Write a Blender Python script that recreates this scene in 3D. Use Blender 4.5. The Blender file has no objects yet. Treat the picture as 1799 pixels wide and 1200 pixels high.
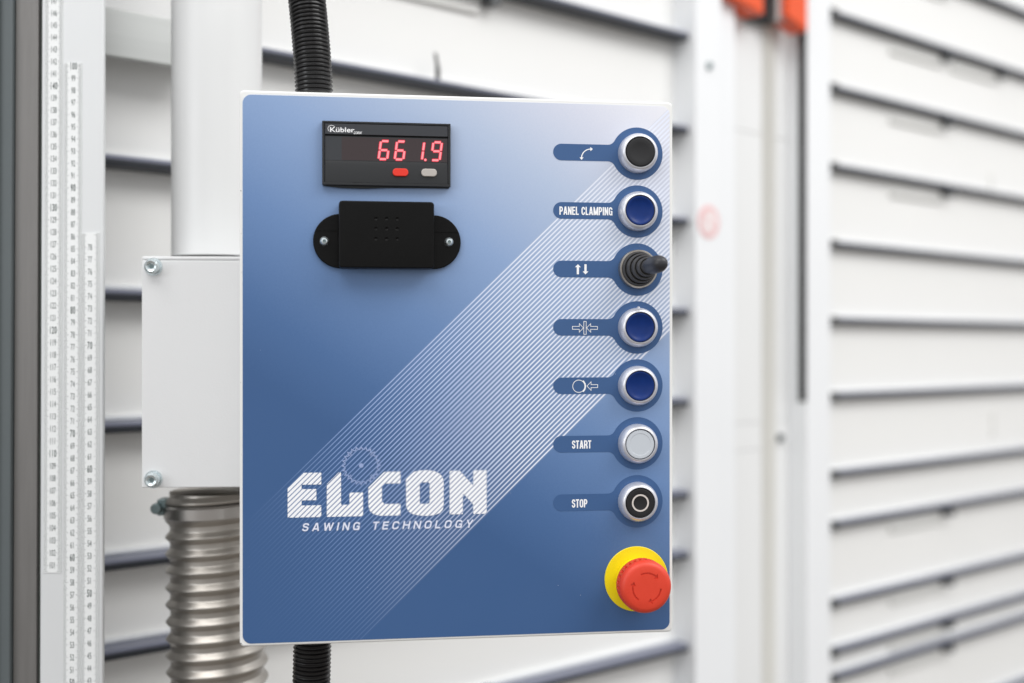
import bpy, bmesh, math, random
from mathutils import Vector, Matrix
from mathutils.geometry import tessellate_polygon
random.seed(7)
R = math.radians
S = bpy.context.scene
COL = S.collection

# ------------------------------------------------------------------ camera, world, light
CH = 1.40                                   # camera height
F = 2250.0                                  # focal length in photo pixels (1799 wide)
cam = bpy.data.objects.new('camera', bpy.data.cameras.new('camera'))
COL.objects.link(cam)
cam.location = (0, 0, CH)
cam.rotation_euler = (R(90), 0, 0)
cam.data.sensor_width = 36
cam.data.lens = F / 1799 * 36
cam.data.clip_start = .05
cam.data.clip_end = 200
cam.data.dof.use_dof = True
cam.data.dof.focus_distance = .955
cam.data.dof.aperture_fstop = 2.8
S.camera = cam
S.render.resolution_x, S.render.resolution_y = 1024, 683
S.view_settings.view_transform = 'Standard'
S.view_settings.look = 'None'
S.view_settings.exposure = 0
S.view_settings.gamma = 1

w = bpy.data.worlds.new('World')
S.world = w
w.use_nodes = True
bg = w.node_tree.nodes['Background']
bg.inputs[0].default_value = (.985, .99, 1, 1)
bg.inputs[1].default_value = .85


def area(name, loc, target, sx, sy, power, color=(1, 1, 1)):
    l = bpy.data.lights.new(name, 'AREA')
    l.shape = 'RECTANGLE'
    l.size, l.size_y, l.energy, l.color = sx, sy, power, color
    o = bpy.data.objects.new(name, l)
    COL.objects.link(o)
    o.location = loc
    o.rotation_euler = (Vector(target) - Vector(loc)).to_track_quat('-Z', 'Y').to_euler()
    return o


area('hall_lamp_row', (-.9, -.6, 3.9), (.2, 1.4, 1.2), 2.8, 1.4, 42, (1, .99, .975))
area('hall_lamp_row', (2.6, .2, 4.0), (1.2, 2.0, 1.3), 3.0, 1.6, 84, (1, .995, .985))
area('hall_window', (-4.2, -2.6, 2.4), (0, 1.2, 1.3), 2.2, 1.6, 44, (.93, .96, 1))


# ------------------------------------------------------------------ materials
def lin(c):
    return tuple(((x / 255) / 12.92 if x / 255 <= .04045 else ((x / 255 + .055) / 1.055) ** 2.4) for x in c)


def mat(name, rgb, rough=.5, metal=0., noise=0., nscale=400., bump=0., bscale=900., emis=None, spec=.5, coat=0.,
        stretch=(1, 1, 1)):
    m = bpy.data.materials.new(name)
    m.use_nodes = True
    nt = m.node_tree
    b = nt.nodes['Principled BSDF']
    c = lin(rgb)
    b.inputs['Base Color'].default_value = (*c, 1)
    b.inputs['Roughness'].default_value = rough
    b.inputs['Metallic'].default_value = metal
    b.inputs['Specular IOR Level'].default_value = spec
    b.inputs['Coat Weight'].default_value = coat
    b.inputs['Coat Roughness'].default_value = .08
    if noise or bump:
        tc = nt.nodes.new('ShaderNodeTexCoord')
        mp = nt.nodes.new('ShaderNodeMapping')
        mp.inputs['Scale'].default_value = stretch
        nt.links.new(tc.outputs['Object'], mp.inputs[0])
    if noise:
        n = nt.nodes.new('ShaderNodeTexNoise')
        n.inputs['Scale'].default_value = nscale
        n.inputs['Detail'].default_value = 4
        nt.links.new(mp.outputs[0], n.inputs[0])
        r = nt.nodes.new('ShaderNodeMapRange')
        r.inputs[3].default_value, r.inputs[4].default_value = 1 - noise, 1 + noise
        nt.links.new(n.outputs[0], r.inputs[0])
        mx = nt.nodes.new('ShaderNodeVectorMath')
        mx.operation = 'SCALE'
        mx.inputs[0].default_value = c
        nt.links.new(r.outputs[0], mx.inputs['Scale'])
        nt.links.new(mx.outputs[0], b.inputs['Base Color'])
        rr = nt.nodes.new('ShaderNodeMapRange')
        rr.inputs[3].default_value, rr.inputs[4].default_value = max(rough - .08, 0.02), rough + .08
        nt.links.new(n.outputs[0], rr.inputs[0])
        nt.links.new(rr.outputs[0], b.inputs['Roughness'])
    if bump:
        n2 = nt.nodes.new('ShaderNodeTexNoise')
        n2.inputs['Scale'].default_value = bscale
        n2.inputs['Detail'].default_value = 2
        nt.links.new(mp.outputs[0], n2.inputs[0])
        bp = nt.nodes.new('ShaderNodeBump')
        bp.inputs['Strength'].default_value = bump
        bp.inputs['Distance'].default_value = .0004
        nt.links.new(n2.outputs[0], bp.inputs['Height'])
        nt.links.new(bp.outputs[0], b.inputs['Normal'])
    if emis:
        b.inputs['Emission Color'].default_value = (*lin(emis[0]), 1)
        b.inputs['Emission Strength'].default_value = emis[1]
    return m


M = dict(
    enclosure=mat('enclosure_powder_coat', (238, 238, 236), .42, bump=.25, bscale=1400, noise=.015, nscale=60),
    white=mat('white_powder_coat', (234, 235, 236), .45, bump=.3, bscale=700, noise=.02, nscale=9),
    pipew=mat('white_painted_pipe', (229, 230, 230), .38, noise=.015, nscale=12),
    wall=mat('warm_white_board', (246, 246, 244), .5, noise=.015, nscale=6),
    column=mat('column_white', (244, 246, 248), .5, noise=.02, nscale=5),
    recess=mat('recess_grey_white', (238, 239, 239), .5, noise=.03, nscale=5),
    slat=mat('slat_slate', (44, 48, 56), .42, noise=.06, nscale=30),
    slatlit=mat('slat_lavender_lit_top', (122, 126, 144), .36, noise=.04, nscale=30),  # lighter tone paints the ceiling's reflection on the slat tops
    slatend=mat('slat_end_black', (38, 40, 42), .5),
    bracket=mat('bracket_grey', (228, 228, 225), .5),
    bracketd=mat('bracket_dark', (96, 98, 100), .5),
    rack=mat('toothed_rack', (228, 227, 222), .5, 0., noise=.05),
    seal=mat('black_rubber', (34, 36, 38), .55),
    orange=mat('orange_paint', (240, 88, 34), .4, noise=.03, nscale=20),
    alu=mat('brushed_aluminium', (196, 198, 196), .34, .75, noise=.10, nscale=14, stretch=(.15, 1, 5)),
    postw=mat('anodised_light', (222, 224, 225), .42, .15, noise=.015, nscale=12),
    steel=mat('ground_steel_strip', (126, 124, 122), .42, .55, noise=.12, nscale=55, stretch=(5, 1, .25), bump=.2, bscale=600),
    slate=mat('slate_profile', (92, 99, 101), .45, .1, noise=.03, nscale=30),
    groove=mat('shadow_gap_dark', (100, 106, 102), .6),
    tape=mat('ruler_tape_white', (240, 242, 242), .22, coat=.25),
    tapeink=mat('ruler_ink', (78, 88, 87), .5),
    hose=mat('galvanised_hose', (188, 183, 176), .38, .88, noise=.02, nscale=60),
    clamp=mat('hose_clamp_steel', (196, 192, 188), .3, 1.),
    zinc=mat('zinc_plated_bolt', (222, 232, 235), .26, .85, noise=.05, nscale=500),
    socket=mat('bolt_socket', (134, 150, 152), .35, .9),
    conduit=mat('black_conduit', (22, 21, 22), .3),
    black=mat('black_abs', (36, 37, 39), .42, bump=.2, bscale=1800),
    blackmatt=mat('black_moulded', (9, 9, 9), .36, bump=.3, bscale=1500, noise=.14, nscale=200, spec=.18),
    disp=mat('display_housing', (27, 29, 32), .34, bump=.12, bscale=1500, coat=.1),
    brandstrip=mat('brand_strip_grey', (52, 54, 59), .4),
    screen=mat('display_window', (42, 45, 50), .12, coat=.3),
    screenred=mat('display_filter', (50, 37, 39), .14, coat=.2),
    led=mat('led_segment', (120, 20, 30), .4, emis=((255, 160, 168), .96)),
    ledglow=mat('led_halo', (190, 20, 44), .4, emis=((214, 30, 60), .55)),  # halo of the lit digits, painted as wider red strokes
    redkey=mat('red_key', (232, 52, 34), .4),
    greykey=mat('grey_key', (186, 180, 174), .45),
    bezel=mat('satin_chrome_bezel', (222, 223, 230), .36, .6, noise=.02, nscale=200),
    capblack=mat('cap_black', (26, 26, 28), .42, noise=.1, nscale=500),
    capblue=mat('cap_blue', (4, 44, 112), .34, noise=.2, nscale=160, spec=.3),
    capclear=mat('cap_clear_grey', (198, 204, 211), .34, coat=.12),
    capwhitering=mat('cap_white_ring', (214, 206, 200), .5),
    rubber=mat('rubber_boot', (66, 65, 65), .5, noise=.15, nscale=350, bump=.5, bscale=900),
    knob=mat('joystick_knob', (46, 46, 50), .42, noise=.06, nscale=300, bump=.2),
    collar=mat('joystick_collar', (176, 170, 162), .3, .9, noise=.2, nscale=500),
    yellow=mat('yellow_disc', (243, 220, 16), .4, bump=.15),
    estop=mat('red_mushroom', (222, 64, 40), .45, bump=.15, noise=.03, nscale=200),
    estopcut=mat('red_mushroom_recess', (196, 40, 26), .5),
    tag=mat('print_blue_tag', (58, 93, 141), .42, noise=.035, nscale=900),
    ink=mat('print_white', (252, 253, 255), .42),
    inksoft=mat('print_soft_white', (226, 230, 247), .42),
    inkblade=mat('print_pale_blue', (152, 170, 212), .42),
    floor=mat('concrete_floor', (124, 118, 112), .6, noise=.1, nscale=3),
    signred=mat('sign_faded_red', (240, 196, 196), .5),
    signwhite=mat('sign_white', (246, 238, 238), .5),
)


# print of the front film: blue-to-white gradient, right-edge sheen painted into it, with the band of 45 degree stripes (flat print, in panel coordinates)
def film_material(name, letters=False):
    m = bpy.data.materials.new(name)
    m.use_nodes = True
    nt = m.node_tree
    b = nt.nodes['Principled BSDF']
    b.inputs['Roughness'].default_value = .4
    tc = nt.nodes.new('ShaderNodeTexCoord')
    sp = nt.nodes.new('ShaderNodeSeparateXYZ')
    nt.links.new(tc.outputs['Object'], sp.inputs[0])

    def mth(op, a, b_=None, c_=None, clamp=False):
        n = nt.nodes.new('ShaderNodeMath')
        n.operation = op
        n.use_clamp = clamp
        for i, v in enumerate((a, b_, c_)):
            if v is None:
                continue
            if isinstance(v, (int, float)):
                n.inputs[i].default_value = v
            else:
                nt.links.new(v, n.inputs[i])
        return n.outputs[0]

    def mixc(f, a, b_):
        n = nt.nodes.new('ShaderNodeMix')
        n.data_type = 'RGBA'
        for k, v in ((0, f), (6, a), (7, b_)):
            if isinstance(v, (int, float)):
                n.inputs[k].default_value = v
            elif isinstance(v, tuple):
                n.inputs[k].default_value = (*lin(v), 1)
            else:
                nt.links.new(v, n.inputs[k])
        return n.outputs[2]
    u = mth('MULTIPLY', sp.outputs[0], 1000)
    v = mth('MULTIPLY_ADD', sp.outputs[2], -1000, 400)
    noise = nt.nodes.new('ShaderNodeTexNoise')
    noise.inputs['Scale'].default_value = 900
    noise.inputs['Detail'].default_value = 3
    nt.links.new(tc.outputs['Object'], noise.inputs[0])
    nz = mth('MULTIPLY_ADD', noise.outputs[0], .05, -.025)
    g = mth('ADD', mth('ADD', mth('MULTIPLY_ADD', u, .53 / 320, .47), mth('MULTIPLY', v, -.95 / 400)), nz, clamp=True)
    ramp = nt.nodes.new('ShaderNodeValToRGB')
    el = ramp.color_ramp.elements
    stops = [(0, (58, 93, 141)), (.12, (72, 107, 156)), (.3, (104, 136, 183)), (.5, (141, 167, 207)),
             (.7, (182, 197, 222)), (.86, (215, 219, 234)), (1, (240, 240, 246))]
    el[0].position, el[0].color = 0, (*lin(stops[0][1]), 1)
    el[1].position, el[1].color = 1, (*lin(stops[-1][1]), 1)
    for p, c in stops[1:-1]:
        e = el.new(p)
        e.color = (*lin(c), 1)
    nt.links.new(g, ramp.inputs[0])
    base = ramp.outputs[0]
    c = mth('MULTIPLY_ADD', u, .975, v)
    ph = mth('DIVIDE', mth('SUBTRACT', c, 315.8 - 3.68 / 2), 3.68)
    d = mth('ABSOLUTE', mth('SUBTRACT', mth('FRACT', ph), .5))
    wd = mth('MULTIPLY_ADD', u, .0005, .085)                       # half width
    line = mth('MULTIPLY', mth('SUBTRACT', wd, d), 12)
    line = mth('ADD', line, .5, clamp=True)
    inb = mth('MULTIPLY', mth('GREATER_THAN', ph, 0.), mth('LESS_THAN', ph, 46.))
    line = mth('MULTIPLY', line, inb)
    fade = mth('MULTIPLY_ADD', u, .0031, .34, clamp=True)
    vf = mth('MULTIPLY_ADD', v, -.0062, 2.62, clamp=True)
    uf = mth('MULTIPLY', u, .014, clamp=True)
    alpha = mth('MULTIPLY', line, mth('MULTIPLY', mth('MULTIPLY', fade, vf), uf))
    if not letters:
        bandtone = mixc(mth('MULTIPLY', inb, mth('MULTIPLY_ADD', u, .0009, -.08, clamp=True)), base, (184, 190, 208))
        out = mixc(alpha, bandtone, mixc(mth('MULTIPLY_ADD', u, .008, -.6, clamp=True), (168, 194, 246), (232, 237, 251)))
    else:
        dark = mixc(mth('MULTIPLY_ADD', u, .006, -.1, clamp=True), (84, 112, 158), (140, 150, 182))
        la = mth('MULTIPLY', mth('ADD', mth('MULTIPLY', mth('SUBTRACT', .14, d), 14), .5, clamp=True), .92)
        out = mixc(mth('MULTIPLY', la, inb), (251, 252, 255), dark)
    nt.links.new(out, b.inputs['Base Color'])
    sm = nt.nodes.new('ShaderNodeTexNoise')                       # handled, wiped surface: uneven gloss
    sm.inputs['Scale'].default_value = 14
    sm.inputs['Detail'].default_value = 6
    sm.inputs['Distortion'].default_value = .8
    nt.links.new(tc.outputs['Object'], sm.inputs[0])
    nt.links.new(mth('MULTIPLY_ADD', sm.outputs[0], .26, .27), b.inputs['Roughness'])
    nb = nt.nodes.new('ShaderNodeTexNoise')
    nb.inputs['Scale'].default_value = 1600
    nt.links.new(tc.outputs['Object'], nb.inputs[0])
    bp = nt.nodes.new('ShaderNodeBump')
    bp.inputs['Strength'].default_value = .12
    bp.inputs['Distance'].default_value = .0003
    nt.links.new(nb.outputs[0], bp.inputs['Height'])
    nt.links.new(bp.outputs[0], b.inputs['Normal'])
    return m


M['film'] = film_material('front_film_print')
M['logo'] = film_material('logo_print', True)


# ------------------------------------------------------------------ helpers
class MB:
    """collects geometry for ONE mesh object"""
    def __init__(s):
        s.v, s.f = [], []

    def add(s, v, f):
        o = len(s.v)
        s.v += [tuple(p) for p in v]
        s.f += [tuple(i + o for i in q) for q in f]
        return s

    def box(s, x0, x1, y0, y1, z0, z1):
        v = [(x, y, z) for z in (z0, z1) for y in (y0, y1) for x in (x0, x1)]
        return s.add(v, [(0, 2, 3, 1), (4, 5, 7, 6), (0, 1, 5, 4), (2, 6, 7, 3), (0, 4, 6, 2), (1, 3, 7, 5)])

    def prism(s, pts, y0, y1):
        """polygon in x,z extruded from y0 (front, smaller y) to y1"""
        n = len(pts)
        a = sum(pts[i][0] * pts[(i + 1) % n][1] - pts[(i + 1) % n][0] * pts[i][1] for i in range(n))
        if a < 0:
            pts = pts[::-1]
        v = [(x, y0, z) for x, z in pts] + [(x, y1, z) for x, z in pts]
        f = [tuple(range(n)), tuple(range(2 * n - 1, n - 1, -1))]
        f += [(i, i + n, (i + 1) % n + n, (i + 1) % n) for i in range(n)]
        return s.add(v, f)

    def lathe(s, prof, cx, cz, seg=64, rmod=None):
        """profile (r, y) turned round the y axis through cx, cz; r=0 ends close"""
        v, f, rings = [], [], []
        for k, (r, y) in enumerate(prof):
            if r <= 1e-9:
                rings.append([len(v)])
                v.append((cx, y, cz))
            else:
                st = len(v)
                for i in range(seg):
                    a = 2 * math.pi * i / seg
                    q = r * (rmod(k, a) if rmod else 1)
                    v.append((cx + q * math.cos(a), y, cz + q * math.sin(a)))
                rings.append(list(range(st, st + seg)))
        for a, b in zip(rings, rings[1:]):
            for i in range(seg):
                j = (i + 1) % seg
                if len(a) == 1:
                    f.append((a[0], b[i], b[j]))
                elif len(b) == 1:
                    f.append((a[i], b[0], a[j]))
                else:
                    f.append((a[i], b[i], b[j], a[j]))
        return s.add(v, f)

    def build(s, name, m, parent=None, bevel=0, seg=2, smooth=35):
        me = bpy.data.meshes.new(name)
        me.from_pydata(s.v, [], s.f)
        bm = bmesh.new()
        bm.from_mesh(me)
        bmesh.ops.recalc_face_normals(bm, faces=bm.faces)
        bm.to_mesh(me)
        bm.free()
        me.materials.append(m)
        if smooth:
            for p in me.polygons:
                p.use_smooth = True
            me.set_sharp_from_angle(angle=R(smooth))
        o = bpy.data.objects.new(name, me)
        COL.objects.link(o)
        if parent:
            o.parent = parent
        if bevel:
            b = o.modifiers.new('bevel', 'BEVEL')
            b.width, b.segments, b.limit_method, b.angle_limit = bevel, seg, 'ANGLE', R(40)
            b.harden_normals = True
        return o


def thing(name, label, cat, loc, rot=(0, 0, 0), group=None):
    o = bpy.data.objects.new(name, None)
    o.empty_display_size = .05
    COL.objects.link(o)
    o.location, o.rotation_euler = loc, rot
    o['label'], o['category'] = label, cat
    if group:
        o['group'] = group
    return o


def fillet(pts, r, n=4):
    out, N = [], len(pts)
    for i in range(N):
        p0, p, p1 = Vector(pts[i - 1]), Vector(pts[i]), Vector(pts[(i + 1) % N])
        a, b = (p0 - p), (p1 - p)
        rr = r[i] if isinstance(r, (list, tuple)) else r
        ang = a.angle(b) if a.length > 1e-9 and b.length > 1e-9 else math.pi
        if rr <= 0 or ang > 2.9:
            out.append(tuple(p))
            continue
        t = min(rr / math.tan(ang / 2), a.length * .48, b.length * .48)
        A, B = p + a.normalized() * t, p + b.normalized() * t
        for k in range(n + 1):
            q = k / n
            out.append(tuple(A * (1 - q) ** 2 + p * 2 * q * (1 - q) + B * q * q))
    return out


def rrect(x0, x1, z0, z1, r, n=8):
    out = []
    for cx, cz, a0 in ((x1 - r, z1 - r, 0), (x0 + r, z1 - r, 90), (x0 + r, z0 + r, 180), (x1 - r, z0 + r, 270)):
        for k in range(n + 1):
            a = R(a0 + 90 * k / n)
            out.append((cx + r * math.cos(a), cz + r * math.sin(a)))
    return out


def flat(mb, loops, y):
    """flat print: tessellated polygon with holes, facing -y"""
    t = tessellate_polygon([[Vector((x, z, 0)) for x, z in lp] for lp in loops])
    pts = [p for lp in loops for p in lp]
    mb.add([(x, y, z) for x, z in pts], [tuple(q) for q in t])


def ribbon(pts, wd, closed=False):
    """stroke of constant width along a polyline, as quads (x,z)"""
    n = len(pts)
    P = [Vector(p) for p in pts]
    L, Rr = [], []
    for i in range(n):
        a = P[i - 1] if (i > 0 or closed) else None
        b = P[(i + 1) % n] if (i < n - 1 or closed) else None
        d0 = (P[i] - a).normalized() if a is not None else (b - P[i]).normalized()
        d1 = (b - P[i]).normalized() if b is not None else d0
        t = (d0 + d1)
        t = t.normalized() if t.length > 1e-6 else d0
        nn = Vector((-t.y, t.x))
        k = wd / 2 / max(.45, nn.dot(Vector((-d0.y, d0.x))))
        L.append(tuple(P[i] + nn * k))
        Rr.append(tuple(P[i] - nn * k))
    m = n if closed else n - 1
    return [[L[i], L[(i + 1) % n], Rr[(i + 1) % n], Rr[i]] for i in range(m)]


_txt = {}


def text2d(s, bold=0., shear=0., spacing=1.):
    key = (s, bold, shear, spacing)
    if key in _txt:
        return _txt[key]
    c = bpy.data.curves.new('txt', 'FONT')
    c.body, c.size, c.offset, c.shear, c.space_character = s, 1, bold, shear, spacing
    c.resolution_u = 4
    c.fill_mode = 'FRONT'
    o = bpy.data.objects.new('txt', c)
    COL.objects.link(o)
    bpy.context.view_layer.update()
    dg = bpy.context.evaluated_depsgraph_get()
    me = bpy.data.meshes.new_from_object(o.evaluated_get(dg))
    v = [(p.co.x, p.co.y) for p in me.vertices]
    f = [tuple(p.vertices) for p in me.polygons]
    bpy.data.objects.remove(o)
    bpy.data.curves.remove(c)
    bpy.data.meshes.remove(me)
    x0, x1 = min(p[0] for p in v), max(p[0] for p in v)
    y0, y1 = min(p[1] for p in v), max(p[1] for p in v)
    _txt[key] = ([((a - x0) / (x1 - x0), (b - y0) / (y1 - y0)) for a, b in v], f)
    return _txt[key]


def put_text(mb, s, x0, x1, z0, z1, y, **k):
    v, f = text2d(s, **k)
    mb.add([(x0 + a * (x1 - x0), y, z0 + b * (z1 - z0)) for a, b in v], f)


# condensed sans capitals drawn as strokes of constant width, on a box of width w and height 1
def _rr(x0, x1, z0, z1, r, a0, a1, step=15):
    """part of a rounded rectangle as a polyline, a0..a1 in degrees counter-clockwise"""
    out = []
    a = a0
    while (a <= a1 + .1) if a1 > a0 else (a >= a1 - .1):
        c, s_ = math.cos(R(a)), math.sin(R(a))
        cx = (x1 - r[0]) if c > 1e-6 else ((x0 + r[0]) if c < -1e-6 else (x0 + x1) / 2)
        cz = (z1 - r[1]) if s_ > 1e-6 else ((z0 + r[1]) if s_ < -1e-6 else (z0 + z1) / 2)
        out.append((cx + r[0] * c, cz + r[1] * s_))
        a += step if a1 > a0 else -step
    return out


def glyph(ch, w, t, tv):
    """returns (polylines, closed flags) inside [0, w] x [0, 1]; t = stroke, tv = half stroke"""
    l, r, b, tp, m = tv, w - tv, tv, 1 - tv, .5
    rr = (min((r - l) * .5, .24), .26)
    G = []
    if ch == 'P':
        G = [([(l, 0), (l, 1)], 0), ([(l, tp)] + _rr(l, r, .44, tp, (rr[0], .24), 75, -75) + [(l, .44)], 0)]
    elif ch == 'R':
        G = [([(l, 0), (l, 1)], 0), ([(l, tp)] + _rr(l, r, .46, tp, (rr[0], .22), 75, -75) + [(l, .46)], 0), ([(r - t * .8, .46), (r, .28), (r + t * .1, 0)], 0)]
    elif ch == 'A':
        G = [([(t * .5, 0), (w / 2 - t * .12, 1)], 0), ([(w - t * .5, 0), (w / 2 + t * .12, 1)], 0), ([(w * .2, .27), (w * .8, .27)], 0)]
    elif ch == 'N':
        G = [([(l, 0), (l, 1)], 0), ([(r, 0), (r, 1)], 0), ([(l, 1 - tv * .4), (r, tv * .4)], 0)]
    elif ch == 'M':
        G = [([(l, 0), (l, 1)], 0), ([(r, 0), (r, 1)], 0), ([(l, .98), (w / 2, .03)], 0), ([(r, .98), (w / 2, .03)], 0)]
    elif ch == 'E':
        G = [([(l, 0), (l, 1)], 0)] + [([(l, z), (w, z)], 0) for z in (b, tp)] + [([(l, .53), (w * .93, .53)], 0)]
    elif ch == 'L':
        G = [([(l, 0), (l, 1)], 0), ([(l, b), (w, b)], 0)]
    elif ch == 'H':
        G = [([(l, 0), (l, 1)], 0), ([(r, 0), (r, 1)], 0), ([(l, .52), (r, .52)], 0)]
    elif ch == 'I':
        G = [([(w / 2, 0), (w / 2, 1)], 0)]
    elif ch == 'T':
        G = [([(0, tp), (w, tp)], 0), ([(w / 2, 0), (w / 2, tp)], 0)]
    elif ch == 'Y':
        G = [([(w / 2, 0), (w / 2, .42)], 0), ([(t * .45, 1), (w / 2, .38)], 0), ([(w - t * .45, 1), (w / 2, .38)], 0)]
    elif ch == 'W':
        G = [([(t * .4, 1), (w * .27, .02)], 0), ([(w * .27, .02), (w / 2, .96)], 0), ([(w / 2, .96), (w * .73, .02)], 0), ([(w * .73, .02), (w - t * .4, 1)], 0)]
    elif ch == 'O':
        G = [(_rr(l, r, b, tp, rr, 0, 345), 1)]
    elif ch == 'C':
        G = [([(r, .66)] + _rr(l, r, b, tp, rr, 15, 345) + [(r, .34)], 0)]
    elif ch == 'G':
        G = [([(r, .68)] + _rr(l, r, b, tp, rr, 15, 345), 0), ([(w * .52, .46), (w, .46)], 0), ([(r, .46), (r, 0)], 0)]
    elif ch == 'S':
        G = [([(r, .70)] + _rr(l, r, .52, tp, (rr[0], .2), 15, 225) + _rr(l, r, b, .50, (rr[0], .2), 60, -165) + [(l, .30)], 0)]
    return G


GW = dict(P=.40, A=.46, N=.43, E=.36, L=.34, C=.42, M=.54, I=.17, G=.43, S=.40, T=.38, R=.42, O=.43, H=.43, W=.62, Y=.42)


def stroke_text(mb, s, x0, x1, z0, z1, y, stroke=.155, gap=.055, space=.20, wide=1., shear=0.):
    H_ = z1 - z0
    ws = [space * wide if c == ' ' else GW[c] * (wide if c != 'I' else 1) for c in s]
    tot = sum(ws) + gap * (len(s) - 1)
    k = (x1 - x0 - shear * H_) / tot                     # metres per unit in x
    x = 0
    n = 0
    for c, wd in zip(s, ws):
        if c != ' ':
            sxx = k / H_                                 # keep strokes the same in x and z
            W_ = wd * sxx
            for pl, closed in glyph(c, W_, stroke, stroke / 2):
                for q4 in ribbon(pl, stroke, bool(closed)):
                    n += 1
                    q5 = [(x0 + x * k + a * H_ + shear * b * H_, z0 + b * H_) for a, b in q4]
                    flat(mb, [q5], y - n % 7 * 3e-6)
        x += wd + gap


def cutmesh(o, cutter):
    """boolean difference, applied"""
    m = o.modifiers.new('cut', 'BOOLEAN')
    m.operation, m.object, m.solver = 'DIFFERENCE', cutter, 'EXACT'
    bpy.context.view_layer.update()
    me = bpy.data.meshes.new_from_object(o.evaluated_get(bpy.context.evaluated_depsgraph_get()))
    o.modifiers.clear()
    old = o.data
    o.data = me
    bpy.data.meshes.remove(old)
    bpy.data.objects.remove(cutter)
    for p in me.polygons:
        p.use_smooth = True
    me.set_sharp_from_angle(angle=R(32))


def circle(cx, cz, r, n=64, a0=0, a1=360):
    full = abs(a1 - a0) >= 360
    return [(cx + r * math.cos(R(a0 + (a1 - a0) * i / (n if full else n - 1))),
             cz + r * math.sin(R(a0 + (a1 - a0) * i / (n if full else n - 1)))) for i in range(n)]


# ------------------------------------------------------------------ floor
fl = MB()
fl.add([(-30, -30, 0), (30, -30, 0), (30, 30, 0), (-30, 30, 0)], [(0, 1, 2, 3)])
flo = fl.build('floor', M['floor'], smooth=0)
flo['kind'] = 'structure'

# ------------------------------------------------------------------ saw frame behind (plane receding to the right)
PHI = math.atan2(2250, 2400)
UX, UY = math.cos(PHI), math.sin(PHI)
Z0 = 1.245
OX, OY = (190 - 899.5) / F * Z0, Z0
SP = .1295


def sx(px, h=0.):
    """distance along the frame where photo column px meets the surface h in front of the boards"""
    r = (px - 899.5) / F
    bx, by = OX + h * UY, OY - h * UX
    # (bx + s UX) = r (by + s UY)
    return (r * by - bx) / (UX - r * UY)


def zx(px, py, h=0.):
    s = sx(px, h)
    return CH + (600 - py) / F * (OY - h * UX + s * UY)


FR = (0, 0, PHI)
FLOC = (OX, OY, 0)
KS = [8.3, 7.3, 6.28, 5.28, 4.30, 3.34, 2.32, 1.32, .33, -.65, -1.66, -2.32, -3.33, -3.96, -4.30, -5.3, -6.3, -7.3]
SA = sx(1222, .04)
SB0, SB1 = sx(1418, .04), sx(1460, .04)
SL, SR_ = sx(-400), sx(2500)


BACK = .034                                   # the far section stands a little deeper than the near one


def rack(label, s0, s1, endcap, DP, H):
    ss = s0
    t = thing('slatted_frame', label, 'frame', FLOC, FR)
    zs = [CH + .002 + k * SP for k in KS]
    # boards behind the slats, one per row
    for k in range(len(zs) - 1):
        zt, zb = zs[k], zs[k + 1]
        b = MB().box(s0, s1, 0, .012, zb + .0012, zt - .0012)
        b.build('backing_board', M['wall'], t)
    slat = None
    for z in zs:
        if slat is None:
            if endcap:
                ss = sx(1461, DP - BACK)
            L = s1 - ss
            def bar(P_, nm, mt, par):
                mb = MB()
                n = len(P_)
                mb.add([(0, y, zz) for y, zz in P_] + [(L, y, zz) for y, zz in P_],
                       [tuple(range(n)), tuple(range(2 * n - 1, n - 1, -1))] +
                       [(i, i + n, (i + 1) % n + n, (i + 1) % n) for i in range(n)])
                return mb.build(nm, mt, par, smooth=50)
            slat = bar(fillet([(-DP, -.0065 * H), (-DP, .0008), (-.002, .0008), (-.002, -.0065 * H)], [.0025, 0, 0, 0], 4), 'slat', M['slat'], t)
            lit_top = bar(fillet([(-DP + .0005, .001), (-DP + .0005, .0058 * H), (-.002, .0066 * H), (-.002, .001)], [0, .0035, 0, 0], 5), 'slat_lit_top', M['slatlit'], slat)  # separate lighter strip, painting the lit upper side of the slat
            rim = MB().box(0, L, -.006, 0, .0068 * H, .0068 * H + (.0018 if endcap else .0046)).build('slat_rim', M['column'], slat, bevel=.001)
            if endcap:
                cap = MB().box(-.001, .016, -DP - .003, -.001, -.0075, .0060).build('end_cap', M['slatend'], slat, bevel=.001)
            o = slat
        else:
            o = slat.copy()
            COL.objects.link(o)
            for ch in ([lit_top, rim, cap] if endcap else [lit_top, rim]):
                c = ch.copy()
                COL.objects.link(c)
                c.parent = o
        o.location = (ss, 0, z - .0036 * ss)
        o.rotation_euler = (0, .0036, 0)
    return t, zs


tl, zsl = rack('white boards with dark grey slats running behind the blue control box', SL, sx(1222, .032) - .001, False, .028, .86)
tr, zsr = rack('blurred white boards and grey slats right of the tall white column', SB1, SR_, True, .018, .78)


tr.location = (OX - BACK * UY, OY + BACK * UX, -.004)


def slatz(zs, i, s):
    return zs[i] - .0036 * s


def clip(parent, px, i, zs, hgt, name='slat_clip'):
    s = sx(px, .02)
    z = slatz(zs, i, s)
    mb = MB().box(s - .0022, s + .0022, -.022, -.018, z + .004, z + hgt * .6)
    mb.prism([(s - .0018, z + hgt * .55), (s + .0018, z + hgt * .55), (s - .002, z + hgt), (s - .005, z + hgt * 1.05)], -.0215, -.0185)
    mb.build(name, M['seal'], parent, bevel=.0006)


clip(tl, 769, 6, zsl, .036)
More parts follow.
